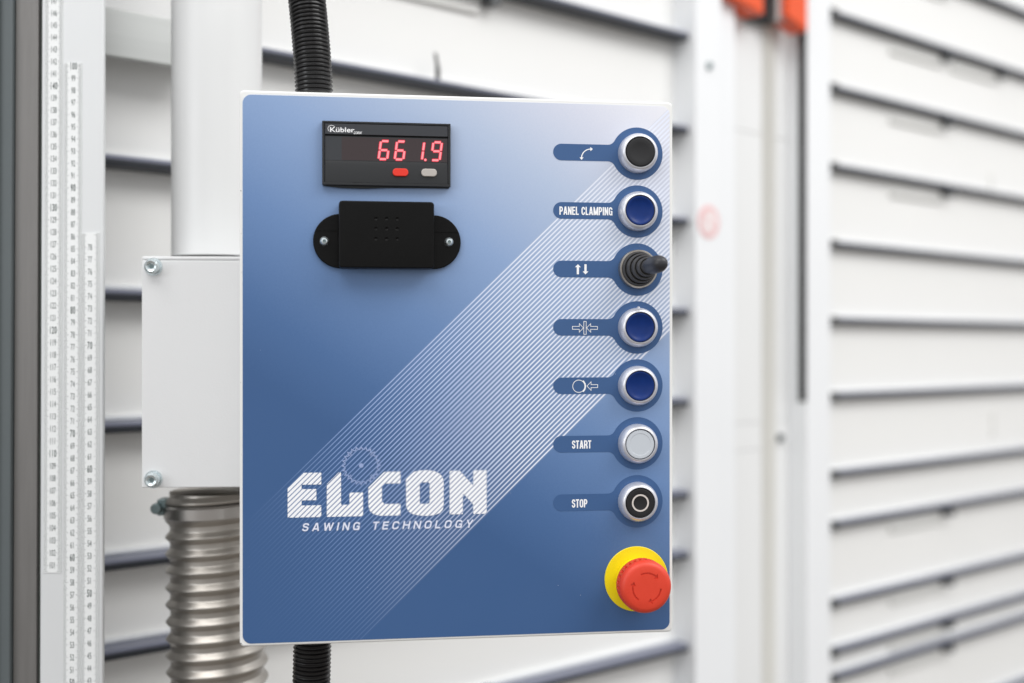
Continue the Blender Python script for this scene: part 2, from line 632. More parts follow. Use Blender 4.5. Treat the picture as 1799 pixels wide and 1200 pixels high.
# brackets under slats
for (par, zs, i, px) in ((tl, zsl, 5, 868), (tr, zsr, 3, 1672), (tr, zsr, 4, 1672), (tr, zsr, 4, 1768), (tr, zsr, 5, 1672), (tr, zsr, 6, 1672),
                         (tr, zsr, 12, 1672), (tr, zsr, 13, 1672), (tr, zsr, 14, 1672), (tr, zsr, 11, 1672)):
    s = sx(px, .02 - (BACK if par is tr else 0))
    z = slatz(zs, i, s)
    mb = MB().box(s - .004, s + .012, -.021, 0, z - .020, z - .0072)
    mb.build('slat_bracket', M['bracketd'], par, bevel=.001)
    MB().box(s - .19, s - .012, -.006, 0, z - .032, z - .022).build('bracket_rail', M['bracket'], par, bevel=.001)
# bolt heads on the lower slat
for px, i in ((865, 12),):
    s = sx(px, .03)
    z = slatz(zsl, i, s)
    MB().box(s - .008, s + .006, -.03, -.016, z + .006, z + .014).build('slat_bolt', M['slatend'], tl, bevel=.002)

# small hanging wires in the far section
for px, py in ((1738, 330), (1742, 745)):
    s = sx(px, -BACK)
    z = zx(px, py, -BACK)
    MB().box(s - .002, s + .004, -.004, 0, z - .022, z + .03).build('wire_hook', M['bracket'], tr)

# ------------------------------------------------------------------ guide column
gc = thing('guide_column', 'tall white column with a recessed toothed track between the two slatted sections', 'column', FLOC, FR)
TOP = 3.0
sA1 = sx(1268, .04)
MB().box(SA, sA1, -.04, .02, 0, TOP).build('edge_plate', M['column'], gc, bevel=.002)
MB().box(sA1 + .0005, sx(1292, .03), -.030, .02, 0, TOP).build('inner_flange', M['column'], gc, bevel=.002)
r0, r1 = sx(1292, .03) + .0005, SB0
zc = [0, zx(1340, 788, .01), zx(1340, 741, .01), zx(1340, 237, .01), TOP]
for a, b in zip(zc, zc[1:]):
    MB().box(r0, sx(1337, .01), -.012, .02, a + .0003, b - .0003).build('cover_panel', M['recess'], gc, bevel=.001)
    MB().box(sx(1350, .0), r1 - .0005, -.007, .02, a + .0003, b - .0003).build('cover_panel', M['recess'], gc, bevel=.001)
MB().box(SB0, SB1 - .0005, -.04, .02, 0, TOP).build('edge_plate', M['column'], gc, bevel=.002)
# toothed rack
tk = MB().box(sx(1337, .01) + .0005, sx(1350, 0) - .0005, -.012, .02, 0, TOP)
z = .75
ta, tb = sx(1337, .01) + .001, sx(1350, 0) - .001
while z < 2.1:
    tk.box(ta, tb, -.0150, -.012, z, z + .0035)
    z += .0072
tko = tk.build('toothed_rack', M['rack'], gc, smooth=0)
# black seal strip down to the lower end
MB().box(SB0 - .0035, SB0 - .0004, -.0396, -.0255, zx(1410, 705, .03), TOP).build('rubber_seal', M['seal'], gc, bevel=.001)


def boss(parent, px, py, h, r, name, m):
    s, z = sx(px, h), zx(px, py, h)
    o = MB().lathe([(0, -h - .005), (r * .8, -h - .005), (r, -h - .003), (r, -h + .001)], s, z, 16).build(name, m, parent)
    return o


boss(gc, 1245, 116, .04, .0052, 'bolt', M['socket'])
boss(gc, 1370, 769, .008, .0066, 'bolt', M['slate'])
boss(gc, 1215, 121, .0, .005, 'bolt', M['socket'])
# faded round sign
s, z = sx(1245, .0405), zx(1245, 390, .0405)
sg = MB().lathe([(0, -.0412), (.0235, -.0412), (.0235, -.0402)], s, z, 40).build('round_sign', M['signred'], gc)
mb = MB()
flat(mb, [circle(s, z, .016, 32)], -.0416)
mb.build('sign_field', M['signwhite'], sg, smooth=0)
mb = MB()
for q in ribbon([(s - .012, z + .010), (s + .012, z - .010)], .004):
    flat(mb, [q], -.0419)
mb.build('sign_bar', M['signred'], sg, smooth=0)

# orange carriage on the track, top of the picture
oc = thing('saw_carriage', 'bright orange carriage riding the toothed track at the top of the white column', 'carriage',
           (OX, OY, 0), FR)
za = zx(1310, 12, .05)
MB().prism([(sx(1279, .05), za + .012), (sx(1279, .05), TOP - .3), (sx(1342, .05), TOP - .3), (sx(1342, .05), za - .004)], -.05, -.0125).build('carriage_plate', M['orange'], oc, bevel=.002)
zb = zx(1400, 46, .055)
MB().prism([(sx(1385, .055), zb + .012), (sx(1385, .055), TOP - .3), (sx(1419, .055), TOP - .3), (sx(1419, .055), zb - .004)], -.055, -.0205).build('carriage_plate', M['orange'], oc, bevel=.002)
MB().box(sx(1342, .05) + .001, sx(1385, .055) - .001, -.03, -.012, zx(1365, 44, .03), TOP - .3).build('carriage_guide', M['seal'], oc, bevel=.002)
MB().box(sx(1366, .045), sx(1380, .045), -.045, -.031, zx(1376, 40, .04), TOP - .3).build('carriage_rod', M['alu'], oc, bevel=.002)

# aluminium bar, upper left
ab = thing('aluminium_bar', 'wide brushed aluminium bar between the ruler post and the white pipe', 'bar',
           (OX, OY, CH), FR)
s0, s1 = sx(130, .045), sx(372, .045)
zt, zb2 = zx(190, 12, .045) - CH, zx(190, 97, .045) - CH
bb = MB().box(s0, s1, -.045, -.036, zb2, zt).build('bar_face', M['alu'], ab, bevel=.001)
MB().box(s0, s1, -.0355, -.001, zb2 + .012, zb2 + .016).build('bar_web', M['alu'], ab)

# ------------------------------------------------------------------ measuring post
PZ = 1.0407


def wx(px, Z):
    return (px - 899.5) / F * Z


post = thing('measuring_post', 'leaning metal post with three vertical ruler tapes at the left edge', 'post',
             (wx(71, PZ), PZ, CH), (R(-2.0), R(-.55), 0))
q = PZ / F                                     # metres per photo pixel on the face
# local x = 0 at the left edge of the light face (photo column 71 at mid height)
MB().box(-.2, (27 - 71) * q - .001, -.006, .05, -.9, .9).build('slate_profile', M['slate'], post, bevel=.0015)
MB().box(-.2, (3 - 71) * q, -.0095, -.0062, -.9, .9).build('profile_ridge', M['slate'], post, bevel=.001)
MB().box((27 - 71) * q - .0006, -.0022, -.001, .05, -.9, .9).build('steel_strip', M['steel'], post, bevel=.0006)
MB().box(-.0021, -.0003, .004, .05, -.9, .9).build('gap_strip', M['groove'], post)
face = MB().box(0, (181.5 - 71) * q, 0, .006, -.9, .9).build('light_face', M['postw'], post, bevel=.0018)
TW = 31 * q


def zrow(y):
    return (600 - y) * q


tapes = [((78 - 71), zrow(1004), .62, 145.6, 101, 166, .5), ((112.2 - 71), -.62, zrow(107), 50, 30, 100, .52),
         ((143.8 - 71), -.62, zrow(409), 50, 30, 79, .47)]
# photo rows of one number on every tape fix the zero of its scale
ref = [(120, 580.2), (80, 545.5), (60, 824.0)]
for (x0, zb_, zt_, _, n0, n1, xc), (rn, ry) in zip(tapes, ref):
    x0 = x0 * q
    tp = MB().box(x0, x0 + TW, -.0006, -.0001, zb_, zt_).build('ruler_tape', M['tape'], face, bevel=0)
    num, tick = MB(), MB()
    zr = zrow(ry)
    for n in range(n0, n1 + 1):
        zc_ = zr + (n - rn) * .01
        if zc_ > zt_ - .002 or zc_ < zb_ + .003:
            continue
        big = n % 10 == 0
        sN = str(n)
        wch, hh = (.0021, .0060) if big else (.00178, .0050)
        tot = len(sN) * wch
        xm = x0 + TW * xc
        for k, chh in enumerate(sN):
            ww = wch * (.2 if chh == '1' else .8)
            xa = xm - tot / 2 + k * wch + (wch - ww) / 2
            put_text(num, chh, xa, xa + ww, zc_ - hh / 2, zc_ + hh / 2, -.00075, bold=.02 if big else .0)
    mm = math.floor((zb_ - zr) * 1000)
    while True:
        mm += 1
        zz = zr + mm * .001
        if zz < zb_ + .0005:
            continue
        if zz > zt_ - .0005:
            break
        ln = .0042 if mm % 10 == 0 else (.0036 if mm % 5 == 0 else .0027)
        for xa, xb in ((x0 + .0002, x0 + ln), (x0 + TW - ln, x0 + TW - .0002)):
            tick.add([(xa, -.00075, zz - .00011), (xb, -.00075, zz - .00011), (xb, -.00075, zz + .00011), (xa, -.00075, zz + .00011)], [(0, 1, 2, 3)])
    num.build('tape_numbers', M['tapeink'], tp, smooth=0)
    tk_ = tick.build('tape_scale_marks', M['tapeink'], tp, smooth=0)

# ------------------------------------------------------------------ white pipe, junction box, metal hose
JZ = 1.02
PC = 1.115
pr_ = 80 * (PC - .03) / F
pipe = thing('round_pipe', 'thick round white pipe rising from the top of the white junction box', 'pipe', (wx(381, PC), PC, zx(381, 450) * 0 + CH + (600 - 452) / F * PC))
v, f = [], []
seg = 72
for zz in (0., .9):
    for i in range(seg):
        a = 2 * math.pi * i / seg
        v.append((pr_ * math.cos(a), pr_ * math.sin(a), zz))
f = [(i, (i + 1) % seg, (i + 1) % seg + seg, i + seg) for i in range(seg)]
MB().add(v, f).build('pipe_tube', M['pipew'], pipe, smooth=60)

jb = thing('junction_box', 'plain white metal box with zinc bolts at its left corners, tucked behind the control box', 'box',
           (wx(249, JZ), JZ, CH + (600 - 857) / F * JZ), (0, 0, R(3)))
jw, jh = .125, 407 * JZ / F
MB().box(.003, jw - .003, .004, .118, .003, jh - .003).build('box_body', M['white'], jb, bevel=.003)
MB().box(0, jw, 0, .0035, 0, jh - .0032).build('box_lid', M['white'], jb, bevel=.0008)
MB().box(0.0, jw, .0002, .012, jh - .003, jh).build('top_lip', M['white'], jb, bevel=.0012)
for zz in (jh - .0085, .0068):
    bx = .0092
    wsh = MB().lathe([(0, -.0012), (.0068, -.0012), (.0072, -.0006), (.0072, 0)], bx, zz, 32).build('bolt_washer', M['zinc'], jb)
    hd = MB().lathe([(0, -.0062), (.0024, -.0062), (.0026, -.0088), (.0042, -.0096), (.0055, -.0082), (.0058, -.0055), (.0058, -.0012)], bx, zz, 32).build('bolt_head', M['zinc'], wsh)
    MB().lathe([(0, -.0064), (.0021, -.0064)], bx, zz, 6).build('bolt_socket', M['socket'], wsh, smooth=0)


def hose_tube(path, rfun, nseg, npt, seg=72):
    """tube along path(t) -> Vector, rfun(theta, arclength)"""
    v, f = [], []
    P = [path(i / npt) for i in range(npt + 1)]
    Ls = [0]
    for a, b in zip(P, P[1:]):
        Ls.append(Ls[-1] + (b - a).length)
    for k, p in enumerate(P):
        a, b = P[max(0, k - 1)], P[min(npt, k + 1)]
        t = (b - a).normalized()
        ex = Vector((0, 1, 0)).cross(t).normalized()
        ey = t.cross(ex)
        for i in range(seg):
            th = 2 * math.pi * i / seg
            r = rfun(th, Ls[k])
            v.append(p + (ex * math.cos(th) + ey * math.sin(th)) * r)
        if k:
            o0, o1 = (k - 1) * seg, k * seg
            f += [(o0 + i, o0 + (i + 1) % seg, o1 + (i + 1) % seg, o1 + i) for i in range(seg)]
    return v, f


hose = thing('spiral_metal_hose', 'ribbed silver metal hose hanging from the bottom of the white junction box', 'hose',
             (wx(380, PC), PC, CH + (600 - 862) / F * PC))
HR = .0400
PITCH = .0146


def hpath(t):
    return Vector((.0 + .004 * t, .0, -.52 * t))


def hr(th, L):
    p = ((L / PITCH) - th / (2 * math.pi)) % 1.
    # strip-wound profile: broad shallow valley, then a rounded ridge
    # strip-wound profile: flat valley, then a pointed ridge
    if p < .34:
        return HR - .0004
    q_ = (p - .34) / .66
    tri = 1 - abs(q_ - .52) / .52 if q_ < .52 else 1 - (q_ - .52) / .48
    return HR - .0004 + .0042 * (tri ** .9 if tri < .88 else .88 ** .9 + (tri - .88) * .35)


v, f = hose_tube(hpath, hr, 1, 760, 80)
MB().add(v, f).build('hose_tube', M['hose'], hose, smooth=55)
cl = []
prof = [(-.0065, .0012), (-.0045, .0030), (.0045, .0030), (.0065, .0012)]
v, f = [], []
for dz, rr in prof:
    for i in range(72):
        a = 2 * math.pi * i / 72
        v.append(((HR + .0016 + rr) * math.cos(a), (HR + .0016 + rr) * math.sin(a), -.0155 + dz + .0022 * math.cos(a)))
f = [(k * 72 + i, k * 72 + (i + 1) % 72, (k + 1) * 72 + (i + 1) % 72, (k + 1) * 72 + i) for k in range(3) for i in range(72)]
cb = MB().add(v, f).build('clamp_band', M['clamp'], hose, smooth=40)
sc = MB().box(-.0478, -.040, -.014, .004, -.020, -.006)
sc.lathe([(0, -.020), (.0045, -.020), (.0048, -.016), (.0048, -.012)], -.0475, -.0135, 20)
sc.build('clamp_screw', M['socket'], cb, bevel=.001)

# ------------------------------------------------------------------ control box
YAW = R(8.551)
CBX, CBY, CBZ = -.19558, .91949, CH + .18066 - .400
cb_loc = Vector((CBX, CBY, CBZ))
box = thing('control_box', 'flat white control box with a blue striped front, red digits and a column of buttons', 'control panel',
            cb_loc, (0, 0, YAW))
W = .32057


def U(u, v_):
    return (u / 1000, (400 - v_) / 1000)


def UU(L):
    return [U(*p) for p in L]


MB().prism(rrect(0, W, 0, .400, .0035), 0, .014).build('lid', M['enclosure'], box, bevel=.0016, seg=3)
MB().box(.006, W - .006, .0142, .082, .006, .394).build('housing', M['enclosure'], box, bevel=.003)
MB().prism(rrect(.0022, .3180, .0022, .3968, .0062, 10), -.0003, -.00002).build('front_film', M['film'], box, smooth=0)
# specks on the white left rim
mb = MB()
for u_, v_, r_ in ((.9, 72.5, .35), (1.1, 103, .22), (.8, 210, .2), (1.0, 397.6, .45), (1.2, 262, .18), (1.3, 131, .18)):
    x_, z_ = U(u_, v_)
    flat(mb, [circle(x_, z_, r_ / 1000, 8)], -.00006)
mb.build('paint_chips', M['slate'], box, smooth=0)['kind'] = 'stuff'

mb = MB()
rs = random.Random(5)
for u_, v_ in [(294.5, 108.9), (276, 205), (229, 222.5), (248, 160), (60, 45), (205, 78)] + [(rs.uniform(6, 312), rs.uniform(8, 392)) for _ in range(16)]:
    x_, z_ = U(u_, v_)
    r_ = rs.uniform(.09, .2) / 1000
    flat(mb, [circle(x_, z_, r_, 7)], -.0008)
mb.build('dust_speck', M['inksoft'], box, smooth=0)['kind'] = 'stuff'

# logo ---------------------------------------------------------------
LG = dict(
    E=[(34.0, 286.6), (45.3, 275.6), (58.0, 275.6), (58.0, 284.2), (43.95, 284.2), (43.95, 287.4), (54.5, 287.4), (54.5, 295.5),
       (43.95, 295.5), (43.95, 299.2), (58.0, 299.2), (58.0, 307.8), (34.0, 307.8)],
    L=[(61.95, 284.0), (70.5, 275.6), (72.2, 275.6), (72.2, 299.2), (78.26, 299.2), (78.26, 290.5), (88.13, 290.5), (88.13, 307.8),
       (61.95, 307.8)],
    C=[(91.84, 287.07), (103.41, 275.7), (115.36, 275.7), (115.36, 284.35), (103.83, 284.35), (101.84, 285.9), (101.84, 297.4),
       (103.82, 299.2), (115.36, 299.2), (115.36, 307.8), (100.51, 307.8), (95.97, 306.65), (93.08, 304.31), (91.92, 300.55)],
    N=[(151.3, 275.7), (158.75, 275.7), (168.46, 286.49), (168.88, 285.87), (168.88, 275.7), (178.83, 275.7), (178.82, 307.8),
       (168.88, 307.8), (168.66, 300.56), (161.7, 292.88), (161.15, 293.5), (161.15, 307.8), (151.3, 307.8)])
OO = [(119.18, 281.49), (125.02, 275.96), (129.19, 275.19), (134.62, 274.98), (140.06, 275.65), (144.25, 277.72), (146.35, 280.68),
      (146.98, 283.2), (146.97, 301.19), (146.34, 304.11), (144.25, 306.58), (140.05, 308.16), (134.61, 308.56), (128.76, 308.14),
      (124.18, 307.01), (120.85, 304.86), (119.39, 301.5)]
OI = [(129.39, 283.9), (136.62, 283.9), (136.62, 299.6), (129.39, 299.6)]
YP = -.00045
for k in 'ELCON':
    mb = MB()
    if k == 'O':
        flat(mb, [fillet(UU(OO), .0012, 3), fillet(UU(OI), .0014, 4)], YP)
    else:
        flat(mb, [fillet(UU(LG[k]), .0006, 3)], YP)
    mb.build('logo_letter', M['logo'], box, smooth=0)
mb = MB()
# slogan, placed word by word
x0, z0 = U(44.0, 317.8)
stroke_text(mb, 'SAWING', x0, U(86.4, 0)[0], U(0, 317.85)[1], U(0, 311.95)[1], YP - .0001, stroke=.19, gap=.32, wide=1.35, shear=.2)
stroke_text(mb, 'TECHNOLOGY', U(94.4, 0)[0], U(169.1, 0)[0], U(0, 317.85)[1], U(0, 311.95)[1], YP - .0001, stroke=.19, gap=.32, wide=1.35, shear=.2)
mb.build('slogan_lettering', M['inksoft'], box, smooth=0)
# saw blade outline
mb = MB()
cx_, cz_ = U(86.75, 270.9)
NT = 24
pts = []
for i in range(NT):
    a = 2 * math.pi * i / NT
    for da, r_ in ((0, 13.7), (.04, 12.7), (.09, 11.8), (.15, 11.7), (.205, 12.3)):
        pts.append((cx_ - r_ / 1000 * math.sin(a + da), cz_ + r_ / 1000 * math.cos(a + da)))
for q4 in ribbon(pts, .0007, True):
    flat(mb, [q4], YP - .00005)
for a in (45, 135, 225, 315):
    ca, sa = math.cos(R(a)), math.sin(R(a))
    for off in (-.00055, .00055):
        P0 = (cx_ + .0098 * ca - off * sa, cz_ + .0098 * sa + off * ca)
        P1 = (cx_ + .0122 * ca - off * sa, cz_ + .0122 * sa + off * ca)
        for q4 in ribbon([P0, P1], .00055):
            flat(mb, [q4], YP - .00005)
flat(mb, [circle(cx_, cz_, .00165, 24)], YP - .00005)
mb.build('saw_blade_print', M['inkblade'], box, smooth=0)


# tags + buttons -------------------------------------------------------
BU = 292.8
BV = [39.5, 83.0, 126.6, 170.1, 213.7, 257.2, 300.8]


def tag_shape(v_):
    cx, cz = U(BU, v_)
    r, hh, xl = .0197, .0062, .2287
    rf = .006                                           # fillet radius between bar and circle
    # fillet centre touches the bar edge (z = hh+rf) and the circle (distance r+rf)
    zc = hh + rf
    xc = -math.sqrt((r + rf) ** 2 - zc ** 2)
    a_t = math.atan2(zc, xc)
    pts = []
    n = 56
    for i in range(n + 1):                              # circle from -a_t to +a_t through 0
        a = -a_t + 2 * a_t * i / n
        pts.append((cx + r * math.cos(a), cz + r * math.sin(a)))
    f0 = math.atan2(-zc, -xc)                           # from fillet centre toward circle centre
    for i in range(1, 9):
        a = f0 + (-math.pi / 2 - f0) * i / 8
        pts.append((cx + xc + rf * math.cos(a), cz + zc + rf * math.sin(a)))
    for i in range(0, 17):
        a = math.pi / 2 + math.pi * i / 16
        pts.append((xl + hh + hh * math.cos(a), cz + hh * math.sin(a)))
    for i in range(0, 8):
        a = math.pi / 2 + (-f0 - math.pi / 2) * i / 8
        pts.append((cx + xc + rf * math.cos(a), cz - zc + rf * math.sin(a)))
    return pts


tags = []
for v_ in BV:
    mb = MB()
    flat(mb, [tag_shape(v_)], YP)
    tags.append(mb.build('button_tag', M['tag'], box, smooth=0))
YI = YP - .00015


def legend(i, fn):
    mb = MB()
    fn(mb)
    mb.build('tag_legend', M['ink'], tags[i], smooth=0)


def lg_arc(mb):
    cx, cz = U(257.3, 43.6)
    r = .0071
    arc = [(cx + r * math.cos(R(a)), cz + r * .95 * math.sin(R(a))) for a in range(90, 183, 6)]
    for q4 in ribbon(arc, .00075):
        flat(mb, [q4], YI)
    x, z = U(256.9, 36.85)
    flat(mb, [[(x, z + .0015), (x + .0019, z), (x, z - .0015)]], YI - .00001)
    x, z = U(250.2, 43.2)
    flat(mb, [[(x - .0015, z), (x, z - .0019), (x + .0015, z)]], YI - .00001)


def lg_updown(mb):
    for (x, tip, tail) in ((247.4, 122.95, 130.5), (253.2, 130.55, 123.0)):
        s_ = 1 if tail > tip else -1
        P = [(x, tip), (x + 2.2, tip + 2.25 * s_), (x + .85, tip + 2.25 * s_), (x + .85, tail), (x - .85, tail), (x - .85, tip + 2.25 * s_), (x - 2.2, tip + 2.25 * s_)]
        flat(mb, [UU(P)], YI)


def outline(mb, P, wd=.00042):
    for q4 in ribbon(UU(P), wd, True):
        flat(mb, [q4], YI)


def lg_clamp(mb):
    outline(mb, [(243.24, 169.4), (248.49, 169.4), (248.49, 167.3), (251.6, 170.49), (248.49, 173.75), (248.49, 171.56), (243.24, 171.56)])
    outline(mb, [(251.9, 165.7), (253.75, 165.7), (253.75, 175.25), (251.9, 175.25)])
    outline(mb, [(262.33, 169.4), (257.17, 169.4), (257.17, 167.3), (254.0, 170.49), (257.17, 173.7), (257.17, 171.56), (262.33, 171.56)])


def lg_disc(mb):
    cx, cz = U(248.1, 214.05)
    for q4 in ribbon(circle(cx, cz, .0046, 40), .00045, True):
        flat(mb, [q4], YI)
    arc = circle(cx - .0003, cz, .0053, 14, -50, 50)
    for k, q4 in enumerate(ribbon(arc, .0010)):
        flat(mb, [q4], YI - .00001)
    outline(mb, [(254.3, 213.94), (257.44, 210.8), (257.44, 212.9), (262.49, 212.9), (262.49, 215.15), (257.44, 215.15), (257.44, 217.2)])


legend(0, lg_arc)
legend(1, lambda mb: stroke_text(mb, 'PANEL CLAMPING', .2334, .2738, U(0, 86.2)[1], U(0, 80.1)[1], YI))
legend(2, lg_updown)
legend(3, lg_clamp)
legend(4, lg_disc)
legend(5, lambda mb: stroke_text(mb, 'START', .2429, .2576, U(0, 260.6)[1], U(0, 254.5)[1], YI))
legend(6, lambda mb: stroke_text(mb, 'STOP', .2428, .2546, U(0, 304.6)[1], U(0, 298.4)[1], YI))

YF = -.0003
bez_prof = [(.0113, YF - .006), (.0113, YF - .0098), (.0115, YF - .0104), (.0120, YF - .0104), (.0129, YF - .0097), (.0137, YF - .0085),
            (.0143, YF - .0068), (.0147, YF - .0048), (.01475, YF - .0030), (.01475, YF - .0002)]
proto = None
names = {0: ('capblack', 'black push cap'), 1: ('capblue', 'bright blue push cap'), 3: ('capblue', 'deep blue push cap'), 4: ('capblue', 'dark blue push cap'),
         5: ('capclear', 'clear pale grey push cap'), 6: ('capblack', 'black push cap with a white ring')}
caps = {}
for i, v_ in enumerate(BV):
    if i == 2:
        continue
    cx, cz = U(BU, v_)
    if proto is None:
        proto = MB().lathe(bez_prof, 0, 0, 72).build('push_button', M['bezel'], box, smooth=50)
        bz = proto
    else:
        bz = proto.copy()
        COL.objects.link(bz)
    bz.location = (cx, 0, cz)
    mk, lab = names[i]
    if mk == 'capblue':
        pf = [(0, YF - .0078), (.0056, YF - .0082), (.0089, YF - .0091), (.0101, YF - .0099), (.0106, YF - .0098), (.0109, YF - .0090), (.0109, YF - .006)]
    elif mk == 'capclear':
        pf = [(0, YF - .0098), (.0080, YF - .0098), (.0082, YF - .0100), (.0102, YF - .0100), (.0107, YF - .0095), (.0109, YF - .006)]
    else:
        pf = [(0, YF - .0094), (.0066, YF - .0096), (.0098, YF - .0102), (.0105, YF - .0100), (.0109, YF - .0092), (.0109, YF - .006)]
    cp = MB().lathe(pf, 0, 0, 72).build('button_cap', M[mk], bz, smooth=30 if mk != 'capblue' else 60)
    cp['label'] = lab
    MB().lathe([(.0107, YF - .0090), (.0115, YF - .0090)], 0, 0, 48).build('cap_gap', M['seal'], bz)
    if i == 6:
        mb = MB()
        flat(mb, [circle(0, 0, .0065, 64), circle(0, 0, .0053, 64)], YF - .01018)
        mb.build('cap_ring', M['capwhitering'], bz, smooth=0)
    if i == 3:
        MB().lathe([(0, YF - .0062), (.0008, YF - .0058), (.0012, YF - .004)], 0, .0146, 12).build('bezel_notch', M['bezel'], bz)

# joystick ------------------------------------------------------------------
cx, cz = U(BU, 126.4)
js = MB().lathe([(.0128, YF - .0035), (.0128, YF - .0056), (.0131, YF - .0060), (.0140, YF - .0060), (.0144, YF - .0055), (.0146, YF - .0002)], 0, 0, 64).build(
    'joystick', M['collar'], box, smooth=35)
js.location = (cx, 0, cz)
prof = []
r, y = .0127, -.0042
for k in range(4):
    prof += [(r, y), (r + .0002, y - .0020), (r - .0001, y - .0040), (r - .0006, y - .0048), (r - .0012, y - .0047), (r - .0017, y - .0036), (r - .0019, y - .0030)]
    r, y = r - .0019, y - .0064
prof += [(r, y), (r - .0004, y - .002)]
bt = MB().lathe([(.0130, -.003)] + prof, 0, 0, 56).build('rubber_boot', M['rubber'], js, smooth=42)
kb = MB().lathe([(.0042, -.026), (.0050, -.031), (.0058, -.035), (.0064, -.040), (.0064, -.049), (.0061, -.0535), (.0052, -.0572), (.0036, -.0593), (.0018, -.0601), (0, -.0603)],
                0, 0, 48).build('joystick_knob', M['knob'], js, smooth=60)
for o in (bt, kb):
    for v in o.data.vertices:                              # lean grows away from the panel
        d_ = max(0., -v.co.y - .004)
        v.co.x += d_ * .045 + d_ * d_ * .2
        v.co.z += d_ * .02

# emergency stop --------------------------------------------------------------
cx, cz = U(292.2, 359.0)
es = MB().lathe([(0, YF - .0008), (.0240, YF - .0008), (.0244, YF - .0004), (.0244, YF)], 0, 0, 96).build('emergency_stop', M['yellow'], box)
es.location = (cx, 0, cz)
MB().lathe([(.0, YF - .0010), (.0158, YF - .0010), (.0156, YF - .005), (.0148, YF - .0135), (.012, YF - .0135)], 0, 0, 64).build('stop_collar', M['yellow'], es)


def ridge(k, a):
    # grip notches round the rear skirt
    if k in (5, 6):
        s_ = math.sin(a * 30)
        return 1 - (.075 if s_ > .5 else .0)
    return 1


kp = [(.0135, YF - .0125), (.0190, YF - .0125), (.0197, YF - .0140), (.0199, YF - .0170), (.0199, YF - .0174), (.0199, YF - .0178), (.0199, YF - .0236), (.0199, YF - .0239),
      (.0200, YF - .0246), (.0197, YF - .0262), (.0189, YF - .0279), (.0175, YF - .0293),
      (.0155, YF - .0299), (.008, YF - .0300), (.001, YF - .0300), (0, YF - .0300)]
kn = MB().lathe([(r_ * .975, y_) for r_, y_ in kp], .0004, -.0011, 240, ridge)
kno = kn.build('stop_knob', M['estop'], es, smooth=32)
# three recessed turn arrows, cut into the face
bmc = MB()
for a0 in (115, -5, -125):
    arc = [(.0106 * math.cos(R(a)), .0106 * math.sin(R(a))) for a in range(a0, a0 - 62, -6)]
    outer = [(.01112 * math.cos(R(a0 - 64 * k / 12)), .01112 * math.sin(R(a0 - 64 * k / 12))) for k in range(13)]
    inner = [(.00998 * math.cos(R(a0 - 64 * k / 12)), .00998 * math.sin(R(a0 - 64 * k / 12))) for k in range(13)]
    ae = R(a0 - 64)
    at = R(a0 - 80)
    head = [(.0127 * math.cos(ae), .0127 * math.sin(ae)), (.0104 * math.cos(at), .0104 * math.sin(at)), (.0084 * math.cos(ae), .0084 * math.sin(ae))]
    bmc.prism([(a_ + .0004, b_ - .0011) for a_, b_ in outer + head + inner[::-1]], YF - .0306, YF - .0290)
ct = bmc.build('cutter', M['estop'], es, smooth=0)
cutmesh(kno, ct)

# display -----------------------------------------------------------------------
DU0, DU1, DV0, DV1 = 58.6, 151.6, 21.4, 67.6
dx0, dz1 = U(DU0, DV0)
dx1, dz0 = U(DU1, DV1)
dp = MB().prism(rrect(dx0, dx1, dz0, dz1, .0006, 3), -.0030, YF).prism(rrect(dx0 + .0014, dx1 - .0014, dz0 + .0014, dz1 - .0014, .0004, 2), -.0022, -.0001)
# frame as four bars so that the face sits recessed inside it
fr = MB()
FY0, FY1 = -.0052, YF
b_ = .0019
fr.box(dx0, dx1, FY0, FY1, dz1 - b_ + .0004, dz1)
fr.box(dx0, dx1, FY0, FY1, dz0, dz0 + b_)
fr.box(dx0, dx0 + b_ - .0002, FY0, FY1, dz0 + b_, dz1 - b_ + .0004)
fr.box(dx1 - b_ + .0002, dx1, FY0, FY1, dz0 + b_, dz1 - b_ + .0004)
disp = fr.build('digital_display', M['disp'], box, bevel=.0003)
ix0, ix1 = dx0 + b_ + .0002, dx1 - b_ - .0002
# brand strip
MB().box(ix0, ix1, -.0049, YF, U(0, 30.9)[1], dz1 - b_ + .0001).build('brand_strip', M['brandstrip'], disp, bevel=.0002)
MB().box(ix0, ix1, -.0038, YF, U(0, 49.6)[1], U(0, 32.2)[1]).build('display_window', M['screen'], disp)
MB().box(U(72.6, 0)[0], ix1 - .0003, -.00385, -.0037, U(0, 49.4)[1], U(0, 32.6)[1]).build('filter_area', M['screenred'], disp)
MB().box(ix0 - .0002, ix1 + .0002, -.002, YF - .00001, dz0 + b_, dz1 - b_ + .0004).build('rear_plate', M['seal'], disp)
# curved key panel under the window
zt_, zb_ = U(0, 49.7)[1], dz0 + b_ + .0001
n = 14
cs = []
for k in range(n + 1):
    t = k / n
    cs.append((-.0036 - .0015 * math.sin(t * math.pi * .5) ** .8, zt_ + (zb_ - zt_) * t))
MB().prism([(dx0 + .0006, dz0 + .001), (dx1 - .0006, dz0 + .001), (dx1 - .001, dz0 - .0007), (dx0 + .05, dz0 - .0009), (dx0 + .03, dz0 - .0019), (dx0 + .012, dz0 - .0016), (dx0 + .001, dz0 - .0004)], -.0028, YF).build('rear_dark_strip', M['seal'], disp)  # dark uneven strip showing below the display frame
v = [(ix0, y, z) for y, z in cs] + [(ix1, y, z) for y, z in cs] + [(ix0, YF, zt_), (ix1, YF, zt_)]
f = [(k, k + 1, n + 2 + k, n + 1 + k) for k in range(n)] + [(0, n + 1, 2 * n + 3, 2 * n + 2)]
MB().add(v, f).build('key_panel', M['disp'], disp, smooth=60)


